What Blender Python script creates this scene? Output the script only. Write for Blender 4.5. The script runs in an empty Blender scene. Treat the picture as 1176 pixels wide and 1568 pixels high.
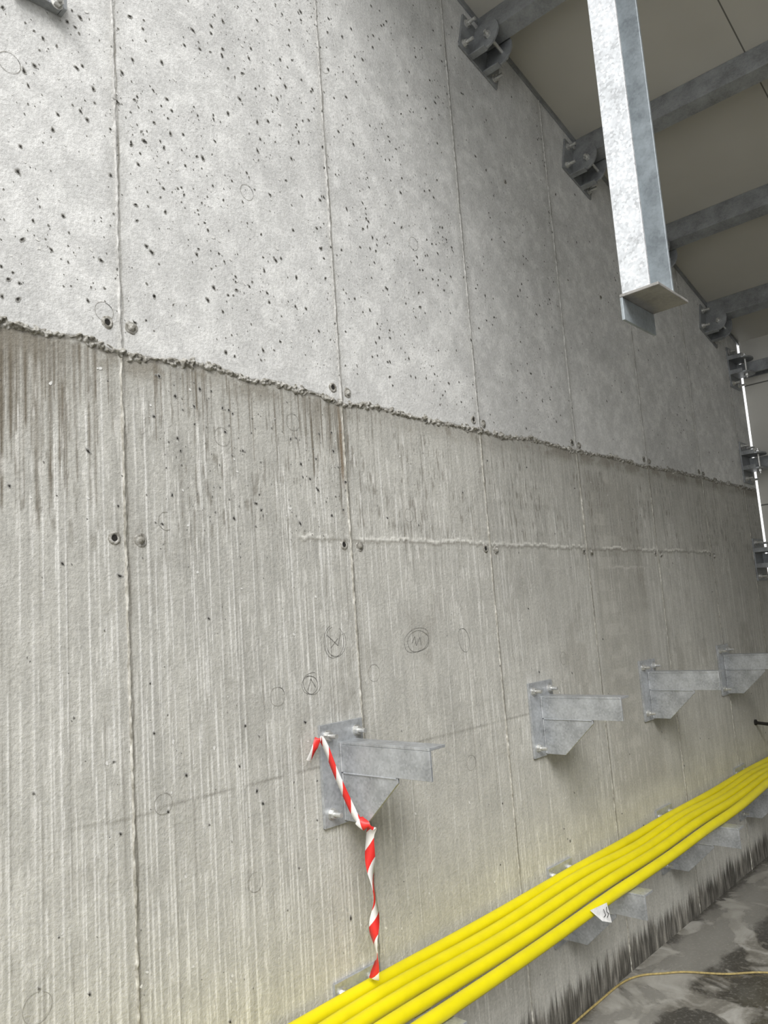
import bpy, bmesh, math, random
import numpy as np
from mathutils import Vector, Matrix, noise as mn
random.seed(7)
S=bpy.context.scene
try:
    S.view_settings.view_transform='Standard'
except Exception: pass

# ------------------------------------------------------------------ nodes
class NT:
    def __init__(s,name):
        m=bpy.data.materials.new(name);m.use_nodes=True
        s.m=m;s.t=m.node_tree;s.bsdf=s.t.nodes['Principled BSDF']
        s.tc=s.t.nodes.new('ShaderNodeTexCoord');s.P=s.tc.outputs['Object']
    def n(s,k): return s.t.nodes.new(k)
    def put(s,sock,v):
        if isinstance(v,bpy.types.NodeSocket): s.t.links.new(v,sock)
        elif v is not None:
            if sock.type=='RGBA' and len(v)==3: v=(*v,1)
            sock.default_value=v
    def math(s,op,a,b=None,c=None,clamp=False):
        n=s.n('ShaderNodeMath');n.operation=op;n.use_clamp=clamp
        s.put(n.inputs[0],a)
        if b is not None:s.put(n.inputs[1],b)
        if c is not None:s.put(n.inputs[2],c)
        return n.outputs[0]
    def mul(s,a,b):return s.math('MULTIPLY',a,b)
    def add(s,a,b):return s.math('ADD',a,b)
    def sub(s,a,b):return s.math('SUBTRACT',a,b)
    def step(s,v,a,b,smooth=True):
        n=s.n('ShaderNodeMapRange');n.interpolation_type='SMOOTHSTEP' if smooth else 'LINEAR'
        s.put(n.inputs[0],v);s.put(n.inputs[1],a);s.put(n.inputs[2],b)
        n.inputs[3].default_value=0;n.inputs[4].default_value=1
        return n.outputs[0]
    def lin(s,v,a,b,c,d):
        n=s.n('ShaderNodeMapRange');s.put(n.inputs[0],v)
        for i,q in zip((1,2,3,4),(a,b,c,d)): n.inputs[i].default_value=q
        return n.outputs[0]
    def band(s,v,a,b,w):
        return s.mul(s.step(v,a-w,a+w),s.sub(1.0,s.step(v,b-w,b+w)))
    def mp(s,v,sc,loc=(0,0,0),rot=(0,0,0)):
        n=s.n('ShaderNodeMapping');s.put(n.inputs[0],v);n.inputs['Scale'].default_value=sc;n.inputs['Location'].default_value=loc;n.inputs['Rotation'].default_value=rot
        return n.outputs[0]
    def noise(s,v,sc,det=3,ro=.5,dist=0):
        n=s.n('ShaderNodeTexNoise');s.put(n.inputs['Vector'],v);n.inputs['Scale'].default_value=sc;n.inputs['Detail'].default_value=det;n.inputs['Roughness'].default_value=ro;n.inputs['Distortion'].default_value=dist
        return n.outputs[0]
    def vor(s,v,sc,rand=1,feat='F1'):
        n=s.n('ShaderNodeTexVoronoi');n.feature=feat;s.put(n.inputs['Vector'],v);n.inputs['Scale'].default_value=sc;n.inputs['Randomness'].default_value=rand
        return n.outputs['Distance'],(n.outputs['Color'] if feat=='F1' else None)
    def sep(s,v):
        n=s.n('ShaderNodeSeparateXYZ');s.put(n.inputs[0],v);return n.outputs
    def ramp(s,f,st):
        n=s.n('ShaderNodeValToRGB');s.put(n.inputs[0],f);e=n.color_ramp.elements
        while len(e)<len(st): e.new(.5)
        for i,(p,c) in enumerate(st): e[i].position=p;e[i].color=(*c,1) if len(c)==3 else c
        return n.outputs[0]
    def mix(s,f,a,b,bt='MIX'):
        n=s.n('ShaderNodeMix');n.data_type='RGBA';n.blend_type=bt
        s.put(n.inputs[0],f);s.put(n.inputs[6],a);s.put(n.inputs[7],b);return n.outputs[2]
    def bump(s,h,dist=.01,st=1.):
        n=s.n('ShaderNodeBump');n.inputs['Strength'].default_value=st;n.inputs['Distance'].default_value=dist;s.put(n.inputs['Height'],h)
        s.t.links.new(n.outputs[0],s.bsdf.inputs['Normal'])
    def set(s,col=None,ro=None,me=None,**k):
        if col is not None:s.put(s.bsdf.inputs['Base Color'],col)
        if ro is not None:s.put(s.bsdf.inputs['Roughness'],ro)
        if me is not None:s.put(s.bsdf.inputs['Metallic'],me)
        for a,b in k.items(): s.put(s.bsdf.inputs[a.replace('_',' ')],b)
        return s.m

JZ=2.622
def mat_concrete():
    t=NT('cast_concrete_wall');P=t.P
    a=t.n('ShaderNodeAttribute');a.attribute_name='stain_and_shade'
    n=t.noise(P,90,4,.7)
    g=t.lin(n,.30,.70,.84,1.16)
    cc=t.n('ShaderNodeCombineColor')
    for i in range(3): t.put(cc.inputs[i],g)
    col=t.mix(1.0,a.outputs['Color'],cc.outputs[0],'MULTIPLY')
    t.bump(n,.0035,.85)
    return t.set(col,.85,Specular_IOR_Level=.25)
CON=mat_concrete()
def mat_rough():
    t=NT('broken_concrete_edge');P=t.P
    n=t.noise(P,60,4,.7);col=t.ramp(n,[(.34,(.12,.112,.09)),(.5,(.29,.28,.25)),(.66,(.54,.53,.50))])
    t.bump(n,.004,.8);return t.set(col,.92,Specular_IOR_Level=.2)
RGH=mat_rough()
def mat_ridge():
    t=NT('concrete_seam_ridge');P=t.P
    z=t.sep(P)[2];up=t.step(z,2.6,2.64)
    n=t.noise(t.mp(P,(1,1,.5)),60,4,.7)
    a=t.ramp(n,[(.32,(.20,.19,.16)),(.5,(.40,.385,.34)),(.68,(.66,.65,.60))])
    b=t.ramp(n,[(.32,(.27,.265,.25)),(.5,(.48,.475,.455)),(.68,(.70,.695,.67))])
    return t.set(t.mix(up,a,b),.88,Specular_IOR_Level=.2)
RDG=mat_ridge()
def mat_galv(name,base=.52,tint=(0.97,1.0,1.04),me=.55,ro=.42,spang=.08):
    t=NT(name);P=t.P
    d,c=t.vor(P,120);r=t.sep(c)[0]
    n=t.noise(P,11,4,.6)
    v=t.add(t.mul(r,spang),t.mul(n,.62))
    col=t.ramp(v,[(.20,tuple(base*.66*k for k in tint)),(.36,tuple(base*k for k in tint)),(.56,tuple(min(1,base*1.35)*k for k in tint))])
    return t.set(col,t.lin(n,.3,.7,ro-.08,ro+.12),me)
GAL=mat_galv('galvanised_steel',.46,(.965,1,1.035),me=.45,ro=.38,spang=.12)
GALD=mat_galv('galvanised_steel_dull',.33,(.96,1,1.03),.5,.42)
GALP=mat_galv('galvanised_post_lit_face',.60,(.965,1,1.035),.2,.5,.24)  # bright copy of the post steel for the lit flange, light in the colour
GALB=mat_galv('galvanised_post_shaded',.40,(.90,1,1.06),.35,.45)  # darker, bluer copy of the post steel, shade put into the colour
GALU=mat_galv('galvanised_plate_shaded',.34,(1.0,.97,.92),.3,.5)  # end plate steel darkened to paint the shade of its underside
def mat_plain(name,c,ro=.5,me=0,sc=40,amt=.15,bd=0):
    t=NT(name);n=t.noise(t.P,sc,3,.6)
    col=t.ramp(n,[(.3,tuple(k*(1-amt) for k in c)),(.7,tuple(min(1,k*(1+amt)) for k in c))])
    if bd:t.bump(n,bd,.4)
    return t.set(col,ro,me)
YEL=mat_plain('yellow_hose_plastic',(.76,.66,.004),.40,0,9,.06)
BOLT=mat_plain('zinc_bolt',(.62,.62,.60),.35,.7,60,.2)
DARK=mat_plain('hole_shade_and_rebar',(.02,.018,.015),.9)  # black for painted shade inside holes, also the dark rebar
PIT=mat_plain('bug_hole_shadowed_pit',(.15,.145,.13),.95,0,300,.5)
PITR=mat_plain('bug_hole_rim',(.36,.355,.335),.95,0,200,.25)
SPK=mat_plain('cement_laitance_speck',(.70,.695,.67),.9,0,200,.12)
PLUG=mat_plain('spacer_ring_mark',(.27,.26,.23),.9,0,120,.3)
PENCIL=mat_plain('pencil_mark',(.19,.185,.17),.9,0,150,.4)
PAPER=mat_plain('paper_label',(.8,.8,.78),.7)
INK=mat_plain('black_ink',(.03,.03,.03),.6)
CORD=mat_plain('ochre_cord',(.36,.28,.11),.7,0,80,.3)
def mat_tape():
    t=NT('red_white_barrier_tape');uv=t.sep(t.tc.outputs['UV'])
    f=t.math('FRACT',t.add(t.mul(uv[0],8.5),t.mul(uv[1],.40)))
    m=t.step(f,.44,.46)
    return t.set(t.mix(m,(.80,.785,.77),(.70,.03,.025)),.4)
TAPE=mat_tape()
def mat_roof():
    t=NT('beige_sandwich_panel');y=t.sep(t.P)[1]
    f=t.math('FRACT',t.math('ABSOLUTE',y));e=t.math('MINIMUM',f,t.sub(1.0,f))
    ln=t.sub(1.0,t.step(e,.002,.005))
    n=t.noise(t.P,2.5,2)
    col=t.ramp(n,[(.3,(.47,.455,.405)),(.7,(.51,.495,.445))])
    col=t.mix(ln,col,(.12,.115,.10))
    return t.set(col,.5)
ROOF=mat_roof()
def mat_clad():
    t=NT('light_cladding_panel');z=t.sep(t.P)[2]
    f=t.math('FRACT',z);ln=t.band(f,.49,.50,.003)
    n=t.noise(t.P,4,2)
    col=t.ramp(n,[(.3,(.50,.49,.45)),(.7,(.56,.55,.51))])
    return t.set(t.mix(ln,col,(.1,.1,.09)),.5)
CLAD=mat_clad()
def mat_floor():
    t=NT('wet_dusty_concrete_floor');P=t.P
    n=t.noise(P,2.6,5,.6,.8);m=t.noise(t.mp(P,(1,1,1),(4,2,0)),4.5,5,.62,1.2);f=t.noise(P,60,3,.6)
    col=t.ramp(m,[(.32,(.12,.112,.095)),(.47,(.20,.19,.165)),(.56,(.33,.32,.29)),(.72,(.44,.43,.41))])
    wet=t.step(n,.45,.51)
    col=t.mix(t.mul(wet,.85),col,(.05,.047,.041))
    y=t.sep(P)[1]
    edge=t.band(t.add(y,t.mul(t.sub(m,.5),.2)),-.30,-.03,.03)
    col=t.mix(t.mul(edge,.55),col,(.36,.35,.32))
    col=t.mix(t.mul(t.step(f,.5,.7),.25),col,(.42,.40,.37))
    return t.set(col,t.sub(.85,t.mul(wet,.66)))
FLOOR=mat_floor()

# ------------------------------------------------------------------ mesh builder
class MB:
    def __init__(s,name,mats): s.name=name;s.mats=mats;s.v=[];s.f=[];s.mi=[];s.sm=[]
    def add(s,vs,fs,m=0,smooth=False):
        o=len(s.v);s.v+=[Vector(v) for v in vs]
        for f in fs: s.f.append([o+i for i in f]);s.mi.append(m);s.sm.append(smooth)
    def box(s,a,b,m=0,T=None):
        x0,y0,z0=a;x1,y1,z1=b
        vs=[Vector(p) for p in [(x0,y0,z0),(x1,y0,z0),(x1,y1,z0),(x0,y1,z0),(x0,y0,z1),(x1,y0,z1),(x1,y1,z1),(x0,y1,z1)]]
        if T: vs=[T@v for v in vs]
        s.add(vs,[(0,3,2,1),(4,5,6,7),(0,1,5,4),(1,2,6,5),(2,3,7,6),(3,0,4,7)],m)
    def prism(s,poly,vec,m=0,T=None):
        n=len(poly);a=[Vector(p) for p in poly];b=[p+Vector(vec) for p in a]
        vs=a+b
        if T: vs=[T@v for v in vs]
        s.add(vs,[list(range(n))[::-1],list(range(n,2*n))]+[(i,(i+1)%n,n+(i+1)%n,n+i) for i in range(n)],m)
    def cyl(s,p,q,r,seg=16,m=0,T=None,r2=None,smooth=True,cap=True):
        p=Vector(p);q=Vector(q);d=(q-p).normalized();u=d.orthogonal().normalized();w=d.cross(u)
        r2=r if r2 is None else r2;vs=[]
        for c,rr in ((p,r),(q,r2)):
            for i in range(seg):
                a=2*math.pi*i/seg;vs.append(c+u*math.cos(a)*rr+w*math.sin(a)*rr)
        if T: vs=[T@v for v in vs]
        s.add(vs,[(i,(i+1)%seg,seg+(i+1)%seg,seg+i) for i in range(seg)],m,smooth)
        if cap: s.add(vs,[list(range(seg))[::-1],list(range(seg,2*seg))],m)
    def tube(s,pts,r,seg=14,m=0):
        pts=[Vector(p) for p in pts];n=len(pts);vs=[];u=None
        for i,p in enumerate(pts):
            d=(pts[min(i+1,n-1)]-pts[max(i-1,0)]).normalized()
            u=(Vector((0,0,1))-d*d.z).normalized() if u is None else (u-d*u.dot(d)).normalized()
            w=d.cross(u)
            for k in range(seg):
                a=2*math.pi*k/seg;vs.append(p+u*math.cos(a)*r+w*math.sin(a)*r)
        fs=[(i*seg+k,i*seg+(k+1)%seg,(i+1)*seg+(k+1)%seg,(i+1)*seg+k) for i in range(n-1) for k in range(seg)]
        s.add(vs,fs,m,True);s.add(vs,[list(range(seg))[::-1],list(range((n-1)*seg,n*seg))],m)
    def bolt(s,p,d,rod=.035,m=1,T=None,k=1.):
        p=Vector(p);d=Vector(d)
        s.cyl(p,p+d*.003*k,.019*k,20,m,T);s.cyl(p+d*.003*k,p+d*.016*k,.015*k,6,m,T,smooth=False)
        s.cyl(p+d*.016*k,p+d*rod,.008*k,12,m,T)
    def done(s,parent=None,bevel=0,loc=None,recalc=True):
        me=bpy.data.meshes.new(s.name);me.from_pydata([tuple(v) for v in s.v],[],s.f)
        for m in s.mats: me.materials.append(m)
        me.polygons.foreach_set('material_index',s.mi);me.polygons.foreach_set('use_smooth',s.sm)
        if recalc:
            bm=bmesh.new();bm.from_mesh(me);bmesh.ops.recalc_face_normals(bm,faces=bm.faces);bm.to_mesh(me);bm.free()
        me.update();o=bpy.data.objects.new(s.name,me);S.collection.objects.link(o)
        if loc: o.location=loc
        if bevel:
            b=o.modifiers.new('bevel','BEVEL');b.width=bevel;b.segments=2;b.limit_method='ANGLE'
        if parent: o.parent=parent
        return o

# ------------------------------------------------------------------ the concrete wall (stain values, joint shade included, baked per vertex)
rng=np.random.default_rng(11)
xs=np.unique(np.concatenate([np.arange(-4.5,.3,.03),np.arange(.3,2.2,.0022),np.arange(2.2,3.8,.0035),np.arange(3.8,6.68,.007),[6.68]]).round(5))
zs=np.unique(np.concatenate([np.arange(0,.3,.006),np.arange(.3,2.55,.008),np.arange(2.55,2.70,.003),np.arange(2.70,4.2,.008),np.arange(4.2,6.2,.03),[6.2]]).round(5))
Xg,Zg=np.meshgrid(xs,zs)   # rows z, cols x
TAB=rng.random((256,256)).astype(np.float32)
def vn(fx,fz,seed=0,X=None,Z=None):
    X=Xg if X is None else X;Z=Zg if Z is None else Z
    u=X*fx+seed*17.31+1000;v=Z*fz+seed*5.77+1000
    iu=np.floor(u).astype(int);iv=np.floor(v).astype(int);a=u-iu;b=v-iv
    a=a*a*(3-2*a);b=b*b*(3-2*b)
    g=lambda i,j:TAB[i&255,j&255]
    return (g(iu,iv)*(1-a)+g(iu+1,iv)*a)*(1-b)+(g(iu,iv+1)*(1-a)+g(iu+1,iv+1)*a)*b
def fbm(fx,fz,o=4,seed=0,g=.55):
    s=0;w=0;k=1.
    for i in range(o): s=s+k*vn(fx*2**i,fz*2**i,seed+i*3);w+=k;k*=g
    return s/w-.5
def ss(v,a,b):
    t=np.clip((v-a)/(b-a),0,1);return t*t*(3-2*t)
def bnd(v,a,b,w): return ss(v,a-w,a+w)*(1-ss(v,b-w,b+w))
def JC(x):  # joint line height along x
    kx=[-4.5,.5,.77,.90,.99,1.11,1.20,1.28,1.44,1.57,1.66,1.75,1.9,2.0,2.15,2.3,2.5,2.85,3.05,3.3,3.5,3.74,4.2,4.6,5.0,5.53,6.7]
    kz=[2.625,2.622,2.634,2.632,2.640,2.616,2.622,2.630,2.640,2.620,2.632,2.628,2.622,2.606,2.624,2.622,2.614,2.622,2.614,2.634,2.628,2.620,2.632,2.618,2.630,2.626,2.62]
    return np.interp(x,kx,kz)
mot=fbm(9,9,5,1,.62);mot2=fbm(26,26,3,9,.6);big=fbm(1.1,1.1,3,21)
wob=fbm(14,14,4,40)
up=ss(Zg-JC(Xg)+wob*.012,-.003,.003);lo=1-up
cu=np.array([.625,.625,.61]);cl=np.array([.475,.468,.432])
C=up[...,None]*cu+lo[...,None]*cl
pan=np.floor((Xg-1.11)/.882).astype(int)
tone=1+.9*(TAB[(pan*7)&255,(up>.5)*9]-.5)*.08
tone*=1+big*.20
patch=ss(mot2+mot*.8,.04,.20)
fine=vn(85,85,71)-.5
tone*=1+up*(mot*.34+mot2*.22+patch*.06+fine*.10)+lo*(mot*.26+mot2*.14+fine*.07)
grain=vn(260,1.3,60)-.5;grain2=vn(75,.8,70)-.5
tone*=1+lo*(grain*.14+grain2*.13)
C*=tone[...,None]
def lay(al,col):
    global C
    al=np.clip(al,0,1)[...,None];C=C*(1-al)+np.array(col)*al
# streaks
light=np.zeros_like(Xg);dark=np.zeros_like(Xg);drip=np.zeros_like(Xg)
def line(A,x0,z0,z1,w,a,wig=.004,fr=9.,fade=.12,sd=0,taper=False):
    c0=np.searchsorted(xs,x0-w*3-.012);c1=np.searchsorted(xs,x0+w*3+.012)
    r0=np.searchsorted(zs,z0);r1=np.searchsorted(zs,z1)
    if c1<=c0 or r1<=r0:return
    zz=zs[r0:r1];xc=x0+wig*(np.interp(zz*3+sd*1.7,np.arange(64),TAB[sd&255,:64])-.5)
    br=np.interp((zz*fr+sd*.37)%250,np.arange(256),TAB[(sd*5+3)&255]);br=ss(br,.2,.5)
    e=ss(zz,z0,z0+fade)*(1-ss(zz,z1-fade*.5,z1))
    ww=w*(.65+.7*np.interp((zz*17+sd)%250,np.arange(256),TAB[(sd+9)&255]))
    if taper: ww=ww*(.35+.65*(zz-z0)/(z1-z0));br=.6+.4*br
    g=np.exp(-((xs[None,c0:c1]-xc[:,None])/ww[:,None])**2)*(a*e*br)[:,None]
    A[r0:r1,c0:c1]=np.maximum(A[r0:r1,c0:c1],g)
sd=0
x=-.6
while x<1.98:    # dense ribs, near panels
    sd+=1;x+=rng.uniform(.012,.036)
    if rng.random()<.9: line(light,x,rng.uniform(-.3,.5),rng.choice([rng.uniform(1.7,2.2),rng.uniform(2.2,2.6)]),rng.uniform(.0014,.0030),rng.uniform(.5,1.),sd=sd,fr=rng.uniform(4,12))
    if rng.random()<.55: line(dark,x+.006,rng.uniform(.2,1.2),rng.uniform(1.6,2.6),rng.uniform(.0016,.0036),rng.uniform(.4,.95),sd=sd+77)
for i in range(150):
    sd+=1;z1=rng.uniform(1.0,2.6);line(light,rng.uniform(.5,2.0),z1-rng.uniform(.15,.7),z1,rng.uniform(.0012,.0026),rng.uniform(.5,1),sd=sd,fr=20)
for i in range(230):
    sd+=1;x=rng.uniform(2.0,6.6);z1=rng.choice([rng.uniform(2.2,2.6),rng.uniform(.8,2.6)])
    line(light,x,z1-rng.uniform(.1,1.1),z1,rng.uniform(.0015,.0036),rng.uniform(.3,.8),sd=sd,fr=rng.uniform(6,20))
    line(dark,x+rng.uniform(-.05,.05),z1-rng.uniform(.1,.9),z1+.02,rng.uniform(.002,.0045),rng.uniform(.2,.7),sd=sd+33)
for i in range(260):
    sd+=1
    x=rng.choice([rng.uniform(.6,1.10),rng.uniform(.72,.95),rng.uniform(1.2,2.0),rng.uniform(1.80,2.02),rng.uniform(2.,6.)])
    near=x<1.1
    L=rng.uniform(.12,.50) if near else rng.uniform(.06,.32)
    line(drip,x,JC(x)-L,JC(x)-rng.uniform(0,.03),rng.uniform(.0025,.008 if near else .005),rng.uniform(.5,1.)*(1 if x<2.1 else .6),sd=sd,taper=True,fade=.03)
for (x,L,w_) in [(.775,.52,.010),(.80,.34,.012),(.835,.30,.010),(.865,.55,.012),(.90,.50,.009),(.935,.28,.010),(.985,.22,.008),(1.03,.20,.007),(1.22,.16,.008),(1.36,.22,.007),(1.84,.34,.007),(1.93,.26,.006),(1.965,.40,.006)]:
    sd+=1;line(drip,x,JC(x)-L,JC(x)-.005,w_,1.15,sd=sd,taper=True,fade=.05)
lay(lo*dark*.50,(.21,.197,.165))
lay(lo*light*.85,(.80,.795,.765))
lay(lo*drip*.78,(.125,.104,.072))
fl=ss(vn(150,22,80),.70,.82)*bnd(Zg,2.05,2.58,.12)*ss(vn(6,5,83),.35,.6)
lay(lo*fl*.50,(.16,.145,.115))
fl=ss(vn(170,14,85),.74,.86)*bnd(Zg,.2,2.5,.12)*ss(vn(3,3,87),.35,.6)
lay(lo*fl*.5,(.76,.75,.71))
lay(lo*bnd(Xg+wob*.01,1.972,1.990,.004)*bnd(Zg,2.30,2.60,.05)*.75,(.20,.14,.08))
# dirty zone under joint, joint shadow painted as a dark line
lay(lo*bnd(Zg-JC(Xg)+wob*.03,-.07,0,.03)*(.22+.5*ss(mot,-.05,.1)),(.24,.222,.185))
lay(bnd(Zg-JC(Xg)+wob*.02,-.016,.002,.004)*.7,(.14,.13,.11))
# print of boards right of seam 3
lad=((Zg+wob*.01)*8.3)%1.
lay(lo*ss(lad,.45,.5)*bnd(Xg,3.86,4.12,.006)*bnd(Zg,1.0,2.5,.03)*ss(mot,-.1,.06)*.34,(.72,.71,.66))
lay(lo*bnd(Xg+wob*.02,3.80,4.40,.01)*bnd(Zg,.8,2.5,.05)*.28,(.26,.245,.205))
lay(lo*ss(fbm(5,4,5,120,.6),.08,.2)*bnd(Zg,1.2,2.15,.1)*.30,(.26,.245,.21))
# horizontal residue + hairlines
zl=Zg+(vn(9,1,130,Z=Zg*0)-.5)*.010+(vn(60,1,131,Z=Zg*0)-.5)*.012
mx=bnd(Xg,1.75,5.5,.02)
lay(lo*mx*bnd(zl,2.100,2.109,.004)*ss(vn(7,1,133,Z=Zg*0),.22,.42)*ss(vn(80,80,134),.12,.4)*.95,(.78,.77,.72))
lay(lo*mx*bnd(zl,2.086,2.096,.004)*.6,(.20,.187,.155))
lay(lo*mx*bnd(zl,1.99,1.998,.004)*ss(vn(4,1,137,Z=Zg*0),.5,.7)*.6,(.70,.69,.64))
zc=Zg+(vn(5,1,150,Z=Zg*0)-.5)*.012
lay(lo*bnd(zc,1.327,1.334,.004)*ss(vn(11,1,151,Z=Zg*0),.1,.35)*bnd(Xg,.95,3.4,.15)*.55,(.17,.16,.135))
lay(lo*bnd(Xg+(vn(1,20,153)-.5)*.006,1.862,1.866,.003)*bnd(Zg,1.5,2.2,.1)*.5,(.19,.18,.15))
# seams
SE=[-.654,.228,1.11,1.996,2.868,3.75,4.63,5.515,6.38]
for k,sx in enumerate(SE):
    d=Xg-sx+(vn(1,30,140+k)-.5)*.006
    m=.75+.8*(vn(1,9,160+k)-.5)
    lay(bnd(d,.003,.010,.003)*np.clip(m,0,1)*.9,(.17,.16,.135))
    lay(bnd(d,-.010,-.002,.003)*np.clip(m-.1,0,1)*.6,(.70,.69,.65))
    lay(bnd(d,-.03,.03,.02)*.16,(.25,.24,.21))
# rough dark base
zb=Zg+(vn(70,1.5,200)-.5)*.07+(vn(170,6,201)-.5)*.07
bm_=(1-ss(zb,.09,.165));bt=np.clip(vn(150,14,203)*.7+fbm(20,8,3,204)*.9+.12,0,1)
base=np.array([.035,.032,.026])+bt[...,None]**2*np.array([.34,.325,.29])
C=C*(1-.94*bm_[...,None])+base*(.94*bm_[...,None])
C=np.clip(C,.01,.9)
disp=-(light*lo*.0006)-.0006*(mot+.5)
nr,nc=Xg.shape
co=np.stack([Xg,disp,Zg],-1).reshape(-1,3)
box=np.array([(-4.5,.004,0),(6.68,.004,0),(6.68,.3,0),(-4.5,.3,0),(-4.5,.004,6.2),(6.68,.004,6.2),(6.68,.3,6.2),(-4.5,.3,6.2)],float)
nv=nr*nc;co=np.vstack([co,box])
i=np.arange((nr-1)*(nc-1));r=i//(nc-1);c_=i%(nc-1);a=r*nc+c_
q=np.stack([a,a+1,a+nc+1,a+nc],-1)
bf=np.array([(0,3,2,1),(4,5,6,7),(0,1,5,4),(1,2,6,5),(2,3,7,6),(3,0,4,7)])+nv
q=np.vstack([q,bf])
me=bpy.data.meshes.new('wall_left');me.vertices.add(len(co));me.vertices.foreach_set('co',co.ravel())
me.loops.add(q.size);me.loops.foreach_set('vertex_index',q.ravel().astype(np.int32))
me.polygons.add(len(q));me.polygons.foreach_set('loop_start',np.arange(0,q.size,4,dtype=np.int32))
me.update(calc_edges=True);me.validate()
at=me.attributes.new('stain_and_shade','FLOAT_COLOR','POINT')
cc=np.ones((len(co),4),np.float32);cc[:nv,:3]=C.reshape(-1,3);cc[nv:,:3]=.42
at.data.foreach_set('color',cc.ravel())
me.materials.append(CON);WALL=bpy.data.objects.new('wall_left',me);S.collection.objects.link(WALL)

# bug holes: flat irregular polygons, pit shade painted dark, and cement specks
w=MB('concrete_bug_holes',[PIT,PITR,SPK,DARK])
def pit(x,z,r,el,an,kind):
    seg=9;ca,sa=math.cos(an),math.sin(an);ph=random.random()*50
    def ringp(k,y,off=0):
        o=[]
        for i in range(seg):
            a=2*math.pi*i/seg;q=k*r*(1+.6*mn.noise(Vector((math.cos(a)*1.3+ph,math.sin(a)*1.3,ph))))
            u=math.cos(a)*q*el+off*r;v=math.sin(a)*q-off*r
            o.append((x+u*ca-v*sa,y,z+u*sa+v*ca))
        return o
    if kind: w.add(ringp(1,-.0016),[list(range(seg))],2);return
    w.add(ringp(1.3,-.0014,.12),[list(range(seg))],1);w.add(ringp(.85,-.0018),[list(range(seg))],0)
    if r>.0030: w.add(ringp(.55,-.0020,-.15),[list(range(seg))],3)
def spread(n,x0,x1,z0,z1,rmin,rmax,pk=.25):
    k=0
    while k<n:
        x=random.uniform(x0,x1);z=random.uniform(z0,z1)
        if abs(z-2.625)<.02:continue
        if mn.noise(Vector((x*2.5,z*2.5,3)))*.8+.6<random.random():continue
        r=rmin+(rmax-rmin)*random.random()**3.0
        pit(x,z,r,random.uniform(1.,1.8),random.choice([random.uniform(0,3.14),random.uniform(2.0,2.8)]),random.random()<pk);k+=1
spread(880,.3,1.12,2.68,4.3,.0011,.0054)
spread(1350,1.12,2.0,2.68,4.8,.0011,.0054)
spread(900,2.0,2.87,2.68,5.0,.0013,.0050)
spread(500,2.87,3.75,2.66,4.7,.0014,.0048)
spread(420,3.75,6.6,2.66,4.3,.0016,.0048)
spread(420,.3,2.0,.3,2.6,.0011,.0048,.35)
spread(120,1.2,2.0,2.1,2.58,.0014,.0052,.1)
spread(400,2.0,6.6,.2,2.6,.0012,.0045,.35)
w.done(WALL,recalc=False)

# rings left by spacers and pencil marks
w=MB('spacer_ring_marks',[PLUG,PENCIL])
def loop(x,z,rx,rz,wd,m,t0=0,t1=6.283,jit=.06,rot=0):
    n=44;vs=[];ph=random.random()*40
    for i in range(n+1):
        a=t0+(t1-t0)*i/n;q=1+jit*mn.noise(Vector((math.cos(a)+ph,math.sin(a),ph)));ww=wd*(.5+.8*abs(mn.noise(Vector((a*2,ph,1)))))
        for s_ in (-1,1):
            u=math.cos(a)*(rx*q+s_*ww);v=math.sin(a)*(rz*q+s_*ww)
            vs.append((x+u*math.cos(rot)-v*math.sin(rot),-.0017,z+u*math.sin(rot)+v*math.cos(rot)))
    w.add(vs,[(2*i,2*i+1,2*i+3,2*i+2) for i in range(n)],m)
for (x,z,r) in [(1.45,2.41,.030),(1.24,2.13,.027),(2.33,2.20,.026),(2.07,1.61,.030),(1.06,2.73,.028),(.80,3.38,.030),(1.75,2.50,.030),(1.20,1.34,.028),(1.62,1.58,.03),(2.6,1.2,.03),(3.3,2.3,.03),(3.4,1.55,.03),(4.1,3.3,.03),(2.5,3.4,.03),(1.6,3.3,.028),(2.02,4.0,.03),(.85,.95,.035),(3.2,3.4,.03),(1.5,1.05,.028)]:
    loop(x,z,r,r,.0009,0,random.uniform(0,2),random.uniform(5,8),.05)
for (x,z,rx,rz) in [(1.885,1.735,.050,.058),(1.885,1.735,.042,.05),(1.76,1.60,.035,.030),(1.77,1.605,.040,.036),(2.32,1.71,.075,.045),(2.33,1.705,.065,.04),(2.62,1.69,.035,.05)]:
    loop(x,z,rx,rz,.0011,1,random.uniform(0,2),random.uniform(6,8.4),.12,random.uniform(-.4,.4))
def scrib(pts,wd=.0010):
    for a_,b_ in zip(pts,pts[1:]):
        dx,dz=b_[0]-a_[0],b_[1]-a_[1];L_=math.hypot(dx,dz);nx,nz=-dz/L_*wd,dx/L_*wd
        w.add([(a_[0]-nx,-.0018,a_[1]-nz),(a_[0]+nx,-.0018,a_[1]+nz),(b_[0]+nx,-.0018,b_[1]+nz),(b_[0]-nx,-.0018,b_[1]-nz)],[(0,1,2,3)],1)
scrib([(1.85,1.76),(1.90,1.72),(1.915,1.765)]);scrib([(1.865,1.715),(1.90,1.745)])
scrib([(2.29,1.70),(2.31,1.725),(2.315,1.69),(2.34,1.72),(2.345,1.69)]);scrib([(1.75,1.585),(1.765,1.62),(1.785,1.59)])
w.done(WALL,recalc=False)

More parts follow.
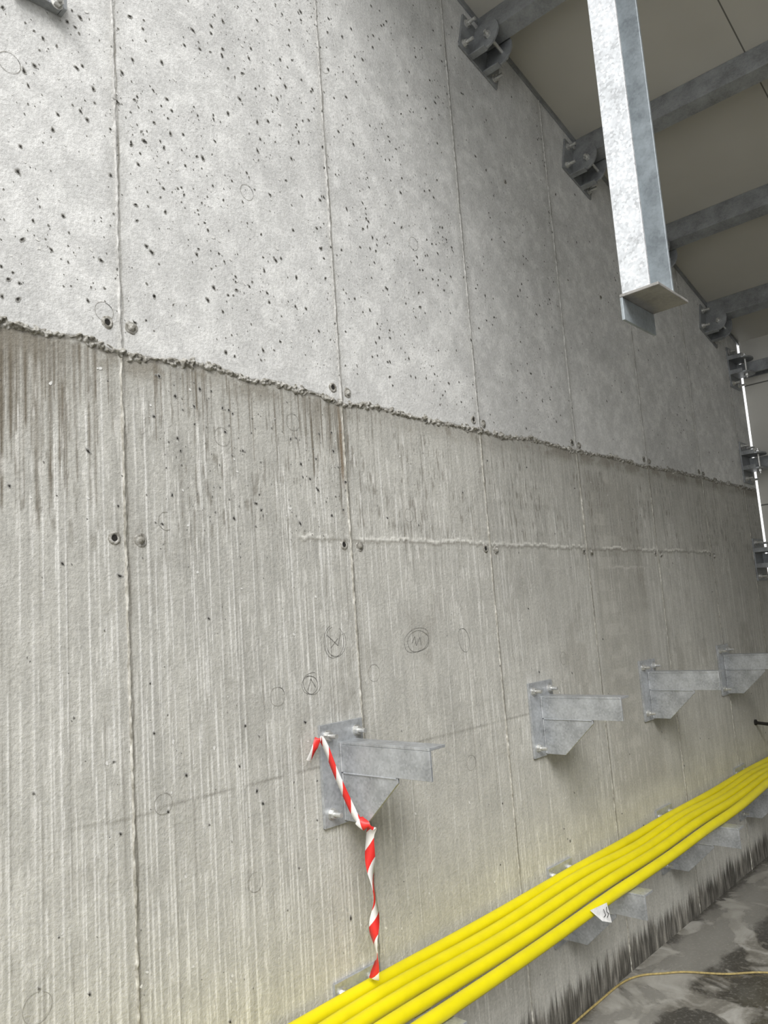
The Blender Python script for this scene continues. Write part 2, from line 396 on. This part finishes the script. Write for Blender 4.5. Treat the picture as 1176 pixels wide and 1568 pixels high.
w=MB('floor',[FLOOR]);w.box((-4.5,-7,-.12),(7.2,.30,0));w.done()
w=MB('wall_far',[CLAD]);w.box((6.712,-7,0),(6.80,-.008,4.0));w.done()
w=MB('wall_right_added',[CLAD]);w.box((-4.5,-7.1,0),(6.80,-7.0,4.6));w.done()  # unseen opposite wall, added to hold back sky light from that side
K=.28
def RZ(x): return 4.90-K*(x-3.04)
w=MB('ceiling',[ROOF])
w.prism([(1.5,0,RZ(1.5)),(6.95,0,RZ(6.95)),(6.95,0,RZ(6.95)+.11),(1.5,0,RZ(1.5)+.11)],(0,-7.1,0));w.done()
w=MB('trim_1',[GALD]);w.prism([(1.5,-.001,RZ(1.5)-.03),(6.7,-.001,RZ(6.7)-.03),(6.7,-.001,RZ(6.7)-.001),(1.5,-.001,RZ(1.5)-.001)],(0,-.012,0));w.done()

# seam ridges
w=MB('formwork_seam_ridges',[RDG])
for k,sx in enumerate(SE):
    n=1300;vs=[];prof=[(-.007,.002),(-.0035,-.0020),(0,-.0036),(.0025,-.0025),(.0045,.002)]
    for i in range(n+1):
        z=i/n*6.2
        j=mn.noise(Vector((k*7.3,0,z*6)))*.0022+mn.noise(Vector((k*3.3,5,z*40)))*.0025
        a=.7+1.1*mn.noise(Vector((k*5.1,9,z*9)))+.7*mn.noise(Vector((k,2,z*60)))
        a=max(.15,a)
        for (dx,dy) in prof: vs.append((sx+j+dx*(.5+.6*a),dy if dy>0 else dy*a-.0006,z))
    m=len(prof)
    w.add(vs,[(i*m+q_,i*m+q_+1,(i+1)*m+q_+1,(i+1)*m+q_) for i in range(n) for q_ in range(m-1)],0,True)
w.done(WALL)
# pour joint crumbly ledge
w=MB('pour_joint_edge',[RGH]);vs=[];NX=3400;NZ=16;x0,x1=-1.,6.66
for i in range(NX+1):
    x=x0+(x1-x0)*i/NX
    c=float(JC(x))-.004+.009*mn.noise(Vector((x*9,3,0)))+.005*mn.noise(Vector((x*40,3,0)))
    th=.009+.012*mn.noise(Vector((x*11,8,0)))+.010*mn.noise(Vector((x*38,4,0)))
    th=max(th,.002)
    for j in range(NZ+1):
        t=j/NZ*2-1;z=c+t*th*1.5
        e=max(0,1-t*t)
        lump=.42+1.0*mn.noise(Vector((x*45,z*60,1)))+.8*mn.noise(Vector((x*110,z*110,5)))
        y=.002-e*max(0,lump)*.013*(.3+th/.014)-(.002*e)
        vs.append((x,y,z))
m=NZ+1
w.add(vs,[(i*m+q_,i*m+q_+1,(i+1)*m+q_+1,(i+1)*m+q_) for i in range(NX) for q_ in range(NZ)],0,True)
w.done(WALL)
w=MB('formwork_tie_holes',[RGH,DARK])
def hole(x,z,r,lug=False):
    seg=22;vs=[];ph=random.random()*9
    rs=[(r*2.0,.001),(r*1.5,-.004),(r*1.08,-.0050),(r*.85,-.0018)]
    if lug: rs=[(r*2.0,.001),(r*1.6,-.004),(r*1.25,-.002),(r*1.0,-.003),(r*.75,-.010),(r*.4,-.012)]
    for (rr,y) in rs:
        for i in range(seg):
            a=2*math.pi*i/seg;q=1+.16*mn.noise(Vector((math.cos(a)*1.6+ph,math.sin(a)*1.6,ph)))
            vs.append((x+math.cos(a)*rr*q,y,z+math.sin(a)*rr*q))
    w.add(vs,[(k*seg+i,k*seg+(i+1)%seg,(k+1)*seg+(i+1)%seg,(k+1)*seg+i) for k in range(len(rs)-1) for i in range(seg)],0,True)
    w.add(vs[-seg:],[list(range(seg))],0 if lug else 1)  # flat end disc; black on open holes paints their inner shade
for i,sx in enumerate(SE[2:-1]):
    hole(sx-.035,2.075,.0105 if i<3 else .009);hole(sx+.045,2.071,.0105,True)
    hole(sx-.04,2.70 if i==0 else 2.66,.0105);hole(sx+.035,2.70 if i==0 else 2.652,.0105,True)
for (x,z,r) in [(1.96,4.36,.010),(2.0,4.31,.007),(3.3,4.0,.007),(4.25,3.62,.007)]:
    hole(x,z,r)
w.done(WALL)

# ------------------------------------------------------------------ consoles
def console(px,ztop):
    w=MB('steel_wall_console',[GAL,BOLT])
    w.box((-.10,-.012,-.33),(.10,.0,0))
    ax=-.012
    w.box((ax,-.405,-.165),(ax+.009,-.012,-.0745))
    w.prism([(ax,-.405,-.065),(ax+.078,-.405,-.065),(ax+.078,-.405,-.074),(ax,-.405,-.074)],(0,.393,0))
    w.prism([(ax+.003,-.012,-.1655),(ax+.003,-.262,-.1655),(ax+.003,-.262,-.182),(ax+.003,-.112,-.322),(ax+.003,-.012,-.322)],(.009,0,0))
    w.cyl((ax-.002,-.015,-.163),(ax-.002,-.015,-.067),.004,8)
    w.cyl((ax+.001,-.015,-.318),(ax+.001,-.015,-.168),.004,8)
    w.cyl((ax+.001,-.258,-.167),(ax+.001,-.02,-.167),.003,8)
    for bx,bz in ((-.068,-.038),(.068,-.038),(-.068,-.288),(.068,-.288)):
        w.bolt((bx,-.012,bz),(0,-1,0),.045)
    return w.done(None,.0012,(px,-.001,ztop))
for px in (1.882,3.155,4.290,5.470): console(px,1.465)
for px in (1.882,3.175,4.290,5.50): console(px,.662)

# ------------------------------------------------------------------ hoses
w=MB('yellow_hose_bundle',[YEL]);R=.0225
ZT=.662-.065+R+.001
def interp(tab,x):
    for (a,ya),(b,yb) in zip(tab,tab[1:]):
        if x<=b:
            t=max(0,(x-a)/(b-a));t=t*t*(3-2*t);return ya+(yb-ya)*t
    return tab[-1][1]
sup=[.6,1.882,3.175,4.29,5.5,6.68]
HY=[[(-1,-.055),(1.9,-.042),(3.2,-.050),(4.3,-.045),(5.5,-.040),(6.6,-.045)],
    [(-1,-.13),(1.9,-.110),(3.2,-.100),(4.3,-.096),(5.5,-.088),(6.6,-.1)],
    [(-1,-.19),(1.9,-.180),(3.2,-.168),(4.3,-.155),(5.5,-.138),(6.6,-.152)],
    [(-1,-.27),(1.9,-.258),(3.2,-.241),(4.3,-.222),(5.5,-.188),(6.6,-.205)],
    [(-1,-.35),(1.9,-.345),(3.2,-.330),(4.3,-.300),(5.5,-.245),(6.6,-.26)]]
for k,tab in enumerate(HY):
    pts=[];x=-1.
    while x<=6.6:
        y=interp(tab,x);sag=0
        for a_,b_ in zip(sup,sup[1:]):
            if a_<=x<=b_: t=(x-a_)/(b_-a_);sag=math.sin(math.pi*t)**2*(.004+.004*((k*3)%4))
        y+=.003*math.sin(x*2.3+k*1.7)
        pts.append((x,y,ZT-sag));x+=.05
    w.tube(pts,R,20)
w.done()

# ------------------------------------------------------------------ post
w=MB('hanging_channel_post',[GALP,GALB,BOLT,GALU])
zb=2.760;zt=RZ(2.38)
w.box((2.2915,-1.012,zb),(2.4635,-1.0,zt-.03),1)
w.box((2.28,-1.092,zb),(2.291,-1.0,zt-.03),0);w.box((2.464,-1.092,zb),(2.475,-1.0,zt-.03),1)
w.box((2.272,-1.122,zb-.010),(2.505,-.994,zb),3)
w.box((2.272,-1.004,zb-.085),(2.505,-.994,zb-.0105),1)
w.box((2.20,-1.15,RZ(2.2)-.09),(2.56,-.95,RZ(2.56)-.0),1)
w.done(None,.002)

# ------------------------------------------------------------------ roof brackets / purlins / girts
def frame(o,s,n):
    s=Vector(s).normalized();n=Vector(n).normalized()
    M=Matrix.Identity(4)
    for i in range(3): M[i][0]=s[i];M[i][1]=(0,1,0)[i];M[i][2]=n[i];M[i][3]=o[i]
    return M
def cleat(name,T):
    w=MB(name,[GALD,BOLT])
    w.box((-.165,-.012,-.115),(.165,-.001,.10),0,T)
    for s in (-.066,.054):
        prof=[(s,-.012,-.105),(s,-.012,.085),(s,-.10,.085)]
        for i in range(9):
            a=math.pi/2*(1-i/4.0);prof.append((s,-.10-.065*math.cos(a),-.01+.095*math.sin(a)))
        w.prism(prof,(.012,0,0),0,T)
        # rounded outer flange along each rib
        w.prism([(s-.022,-.012,-.105),(s+.012,-.012,-.105),(s+.012,-.105,-.105),(s-.022,-.105,-.105)],(0,0,-.010),0,T)
    for (a,b) in ((-.13,.06),(-.13,-.075),(.13,.06),(.13,-.075)):
        w.bolt((a,-.012,b),(0,-1,0),.055,1,T,1.15)
    w.cyl((-.10,-.11,-.03),(.10,-.11,-.03),.009,10,1,T)
    w.cyl((-.084,-.11,-.03),(-.0665,-.11,-.03),.019,6,1,T,smooth=False);w.cyl((.0665,-.11,-.03),(.084,-.11,-.03),.019,6,1,T,smooth=False)
    return w.done(None,.0015)
def chan(name,T,n0,n1,half=.045,y0=-.03,y1=-6.95,mat=GALD):
    w=MB(name,[mat]);t=.006
    w.box((-half,y1,n0),(-half+t,y0,n1),0,T)
    w.box((-half+t,y1,n0),(half,y0,n0+t),0,T);w.box((-half+t,y1,n1-t),(half,y0,n1),0,T)
    w.box((half-t,y1,n0+t),(half,y0,n0+.02),0,T);w.box((half-t,y1,n1-.02),(half,y0,n1-t),0,T)
    return w.done()
s=(1,0,-K);nrm=(K,0,1)
for bx in (2.26,3.22,4.18,5.14,6.10):
    T=frame((bx,0,RZ(bx)),s,nrm)
    cleat('roof_purlin_bracket',T@Matrix.Translation((0,0,-.185)))
    chan('roof_purlin',T,-.155,-.002,y0=-.014)
for bz in (3.60,2.82,2.05):
    T=frame((6.50,0,bz),(0,0,-1),(1,0,0))
    cleat('wall_girt_bracket',T)
    chan('wall_girt',T,.06,.210,y0=-.014)

# ------------------------------------------------------------------ barrier tape
def ribbon(pts):
    pts=[Vector(p) for p in pts];out=[];P=[pts[0]]+pts+[pts[-1]]
    for i in range(1,len(P)-2):
        for k in range(14):
            t=k/14;a,b,c,d=P[i-1],P[i],P[i+1],P[i+2]
            out.append(.5*((2*b)+(c-a)*t+(2*a-5*b+4*c-d)*t*t+(3*b-a-3*c+d)*t**3))
    out.append(pts[-1]);return out
pp=ribbon([(1.712,-.028,1.365),(1.735,-.036,1.405),(1.758,-.035,1.432),(1.775,-.045,1.40),(1.795,-.062,1.32),(1.83,-.085,1.21),(1.845,-.10,1.165),(1.862,-.125,1.140),(1.885,-.125,1.136),(1.887,-.11,1.10),(1.884,-.105,1.00),(1.892,-.108,.90),(1.880,-.105,.80),(1.892,-.10,.72),(1.892,-.085,.67),(1.894,-.078,.655)])
L=0;me=bpy.data.meshes.new('barrier_tape');vs=[];uv=[];fs=[];nn=len(pp)
for i,p in enumerate(pp):
    if i: L+=(pp[i]-pp[i-1]).length
    d=(pp[min(i+1,nn-1)]-pp[max(i-1,0)]).normalized()
    base=Vector((.75,-.6,0)) if L>.35 else Vector((.7,-.3,.6))
    sdir=(base-d*base.dot(d)).normalized();q_=d.cross(sdir)
    a=.35*math.sin(L*9)+(1.15*math.sin((L-.38)*17) if L>.38 else .5)
    wv=sdir*math.cos(a)+q_*math.sin(a)
    hw=.0165 if L>.38 else .011
    for k in range(3):
        e=(k-1);vs.append(p+wv*hw*e+q_*.003*(1-abs(e)));uv.append((L,(e+1)/2))
for i in range(nn-1):
    for k in range(2): fs.append((i*3+k,i*3+k+1,i*3+k+4,i*3+k+3))
me.from_pydata([tuple(v) for v in vs],[],fs);ul=me.uv_layers.new(name='UVMap')
for lp in me.loops: ul.data[lp.index].uv=uv[lp.vertex_index]
for p in me.polygons:p.use_smooth=True
me.materials.append(TAPE);o=bpy.data.objects.new('barrier_tape',me);S.collection.objects.link(o)
sm=o.modifiers.new('s','SOLIDIFY');sm.thickness=.0006

w=MB('paper_tag',[PAPER,INK])
w.add([(2.80,-.358,.640),(2.905,-.374,.640),(2.925,-.376,.560),(2.86,-.372,.585)],[(0,1,2,3)],0)
for a,b in (((2.873,-.375,.625),(2.887,-.375,.600)),((2.887,-.375,.600),(2.872,-.3745,.597)),((2.895,-.377,.628),(2.893,-.377,.610)),((2.893,-.377,.610),(2.905,-.378,.600)),((2.905,-.378,.600),(2.893,-.377,.590))):
    w.cyl(a,b,.0012,6,1)
w.done()

w=MB('floor_cord',[CORD])
w.tube(ribbon([(2.5,-.02,.006),(2.9,-.022,.006),(3.14,-.018,.006),(3.37,-.016,.006),(3.60,-.02,.006),(3.72,-.06,.006),(3.80,-.14,.006),(3.87,-.22,.006),(3.95,-.38,.006),(4.07,-.54,.006),(4.12,-.8,.006),(4.3,-1.2,.006)]),.005,8);w.done()
w=MB('rebar_stub',[DARK]);w.cyl((5.93,.02,.885),(5.93,-.13,.872),.011,10);w.cyl((5.93,-.0,.885),(5.93,-.012,.885),.02,12);w.done()
w=MB('wall_clamp_bar',[GALD,BOLT])
w.box((.80,-.035,3.60),(.935,-.004,3.62));w.box((.80,-.012,3.62),(.83,-.002,3.80));w.box((.936,-.04,3.60),(.948,-.002,3.67))
w.bolt((.92,-.035,3.61),(0,-1,0),.04);w.done(None,.001)

# ------------------------------------------------------------------ light
W=bpy.data.worlds.new('overcast_sky');S.world=W;W.use_nodes=True
nt=W.node_tree;bg=nt.nodes['Background']
tc=nt.nodes.new('ShaderNodeTexCoord');sp=nt.nodes.new('ShaderNodeSeparateXYZ');nt.links.new(tc.outputs['Generated'],sp.inputs[0])
rp=nt.nodes.new('ShaderNodeValToRGB');nt.links.new(sp.outputs[2],rp.inputs[0])
rp.color_ramp.elements[0].position=0;rp.color_ramp.elements[0].color=(.76,.765,.77,1)
rp.color_ramp.elements[1].position=.8;rp.color_ramp.elements[1].color=(.99,.99,1,1)
nt.links.new(rp.outputs[0],bg.inputs[0]);bg.inputs[1].default_value=1.95
sl=bpy.data.lights.new('soft_sun','SUN');sl.energy=2.6;sl.angle=math.radians(30);sl.color=(1,.985,.965)
so=bpy.data.objects.new('soft_sun',sl);S.collection.objects.link(so)
so.rotation_euler=Vector((.55,.62,-.75)).to_track_quat('-Z','Y').to_euler();so.location=(-3,-3,7)

# ------------------------------------------------------------------ camera
c=bpy.data.cameras.new('camera');co=bpy.data.objects.new('camera',c);S.collection.objects.link(co)
c.sensor_fit='VERTICAL';c.sensor_height=36;c.lens=1193.5/1568*36;c.clip_start=.05
R3=Matrix(((.68023,-.05128,-.7312),(-.72951,-.14452,-.66853),(-.07139,.98817,-.13572)))
M=R3.to_4x4();M.translation=(0,-2,1.8);co.matrix_world=M
S.camera=co
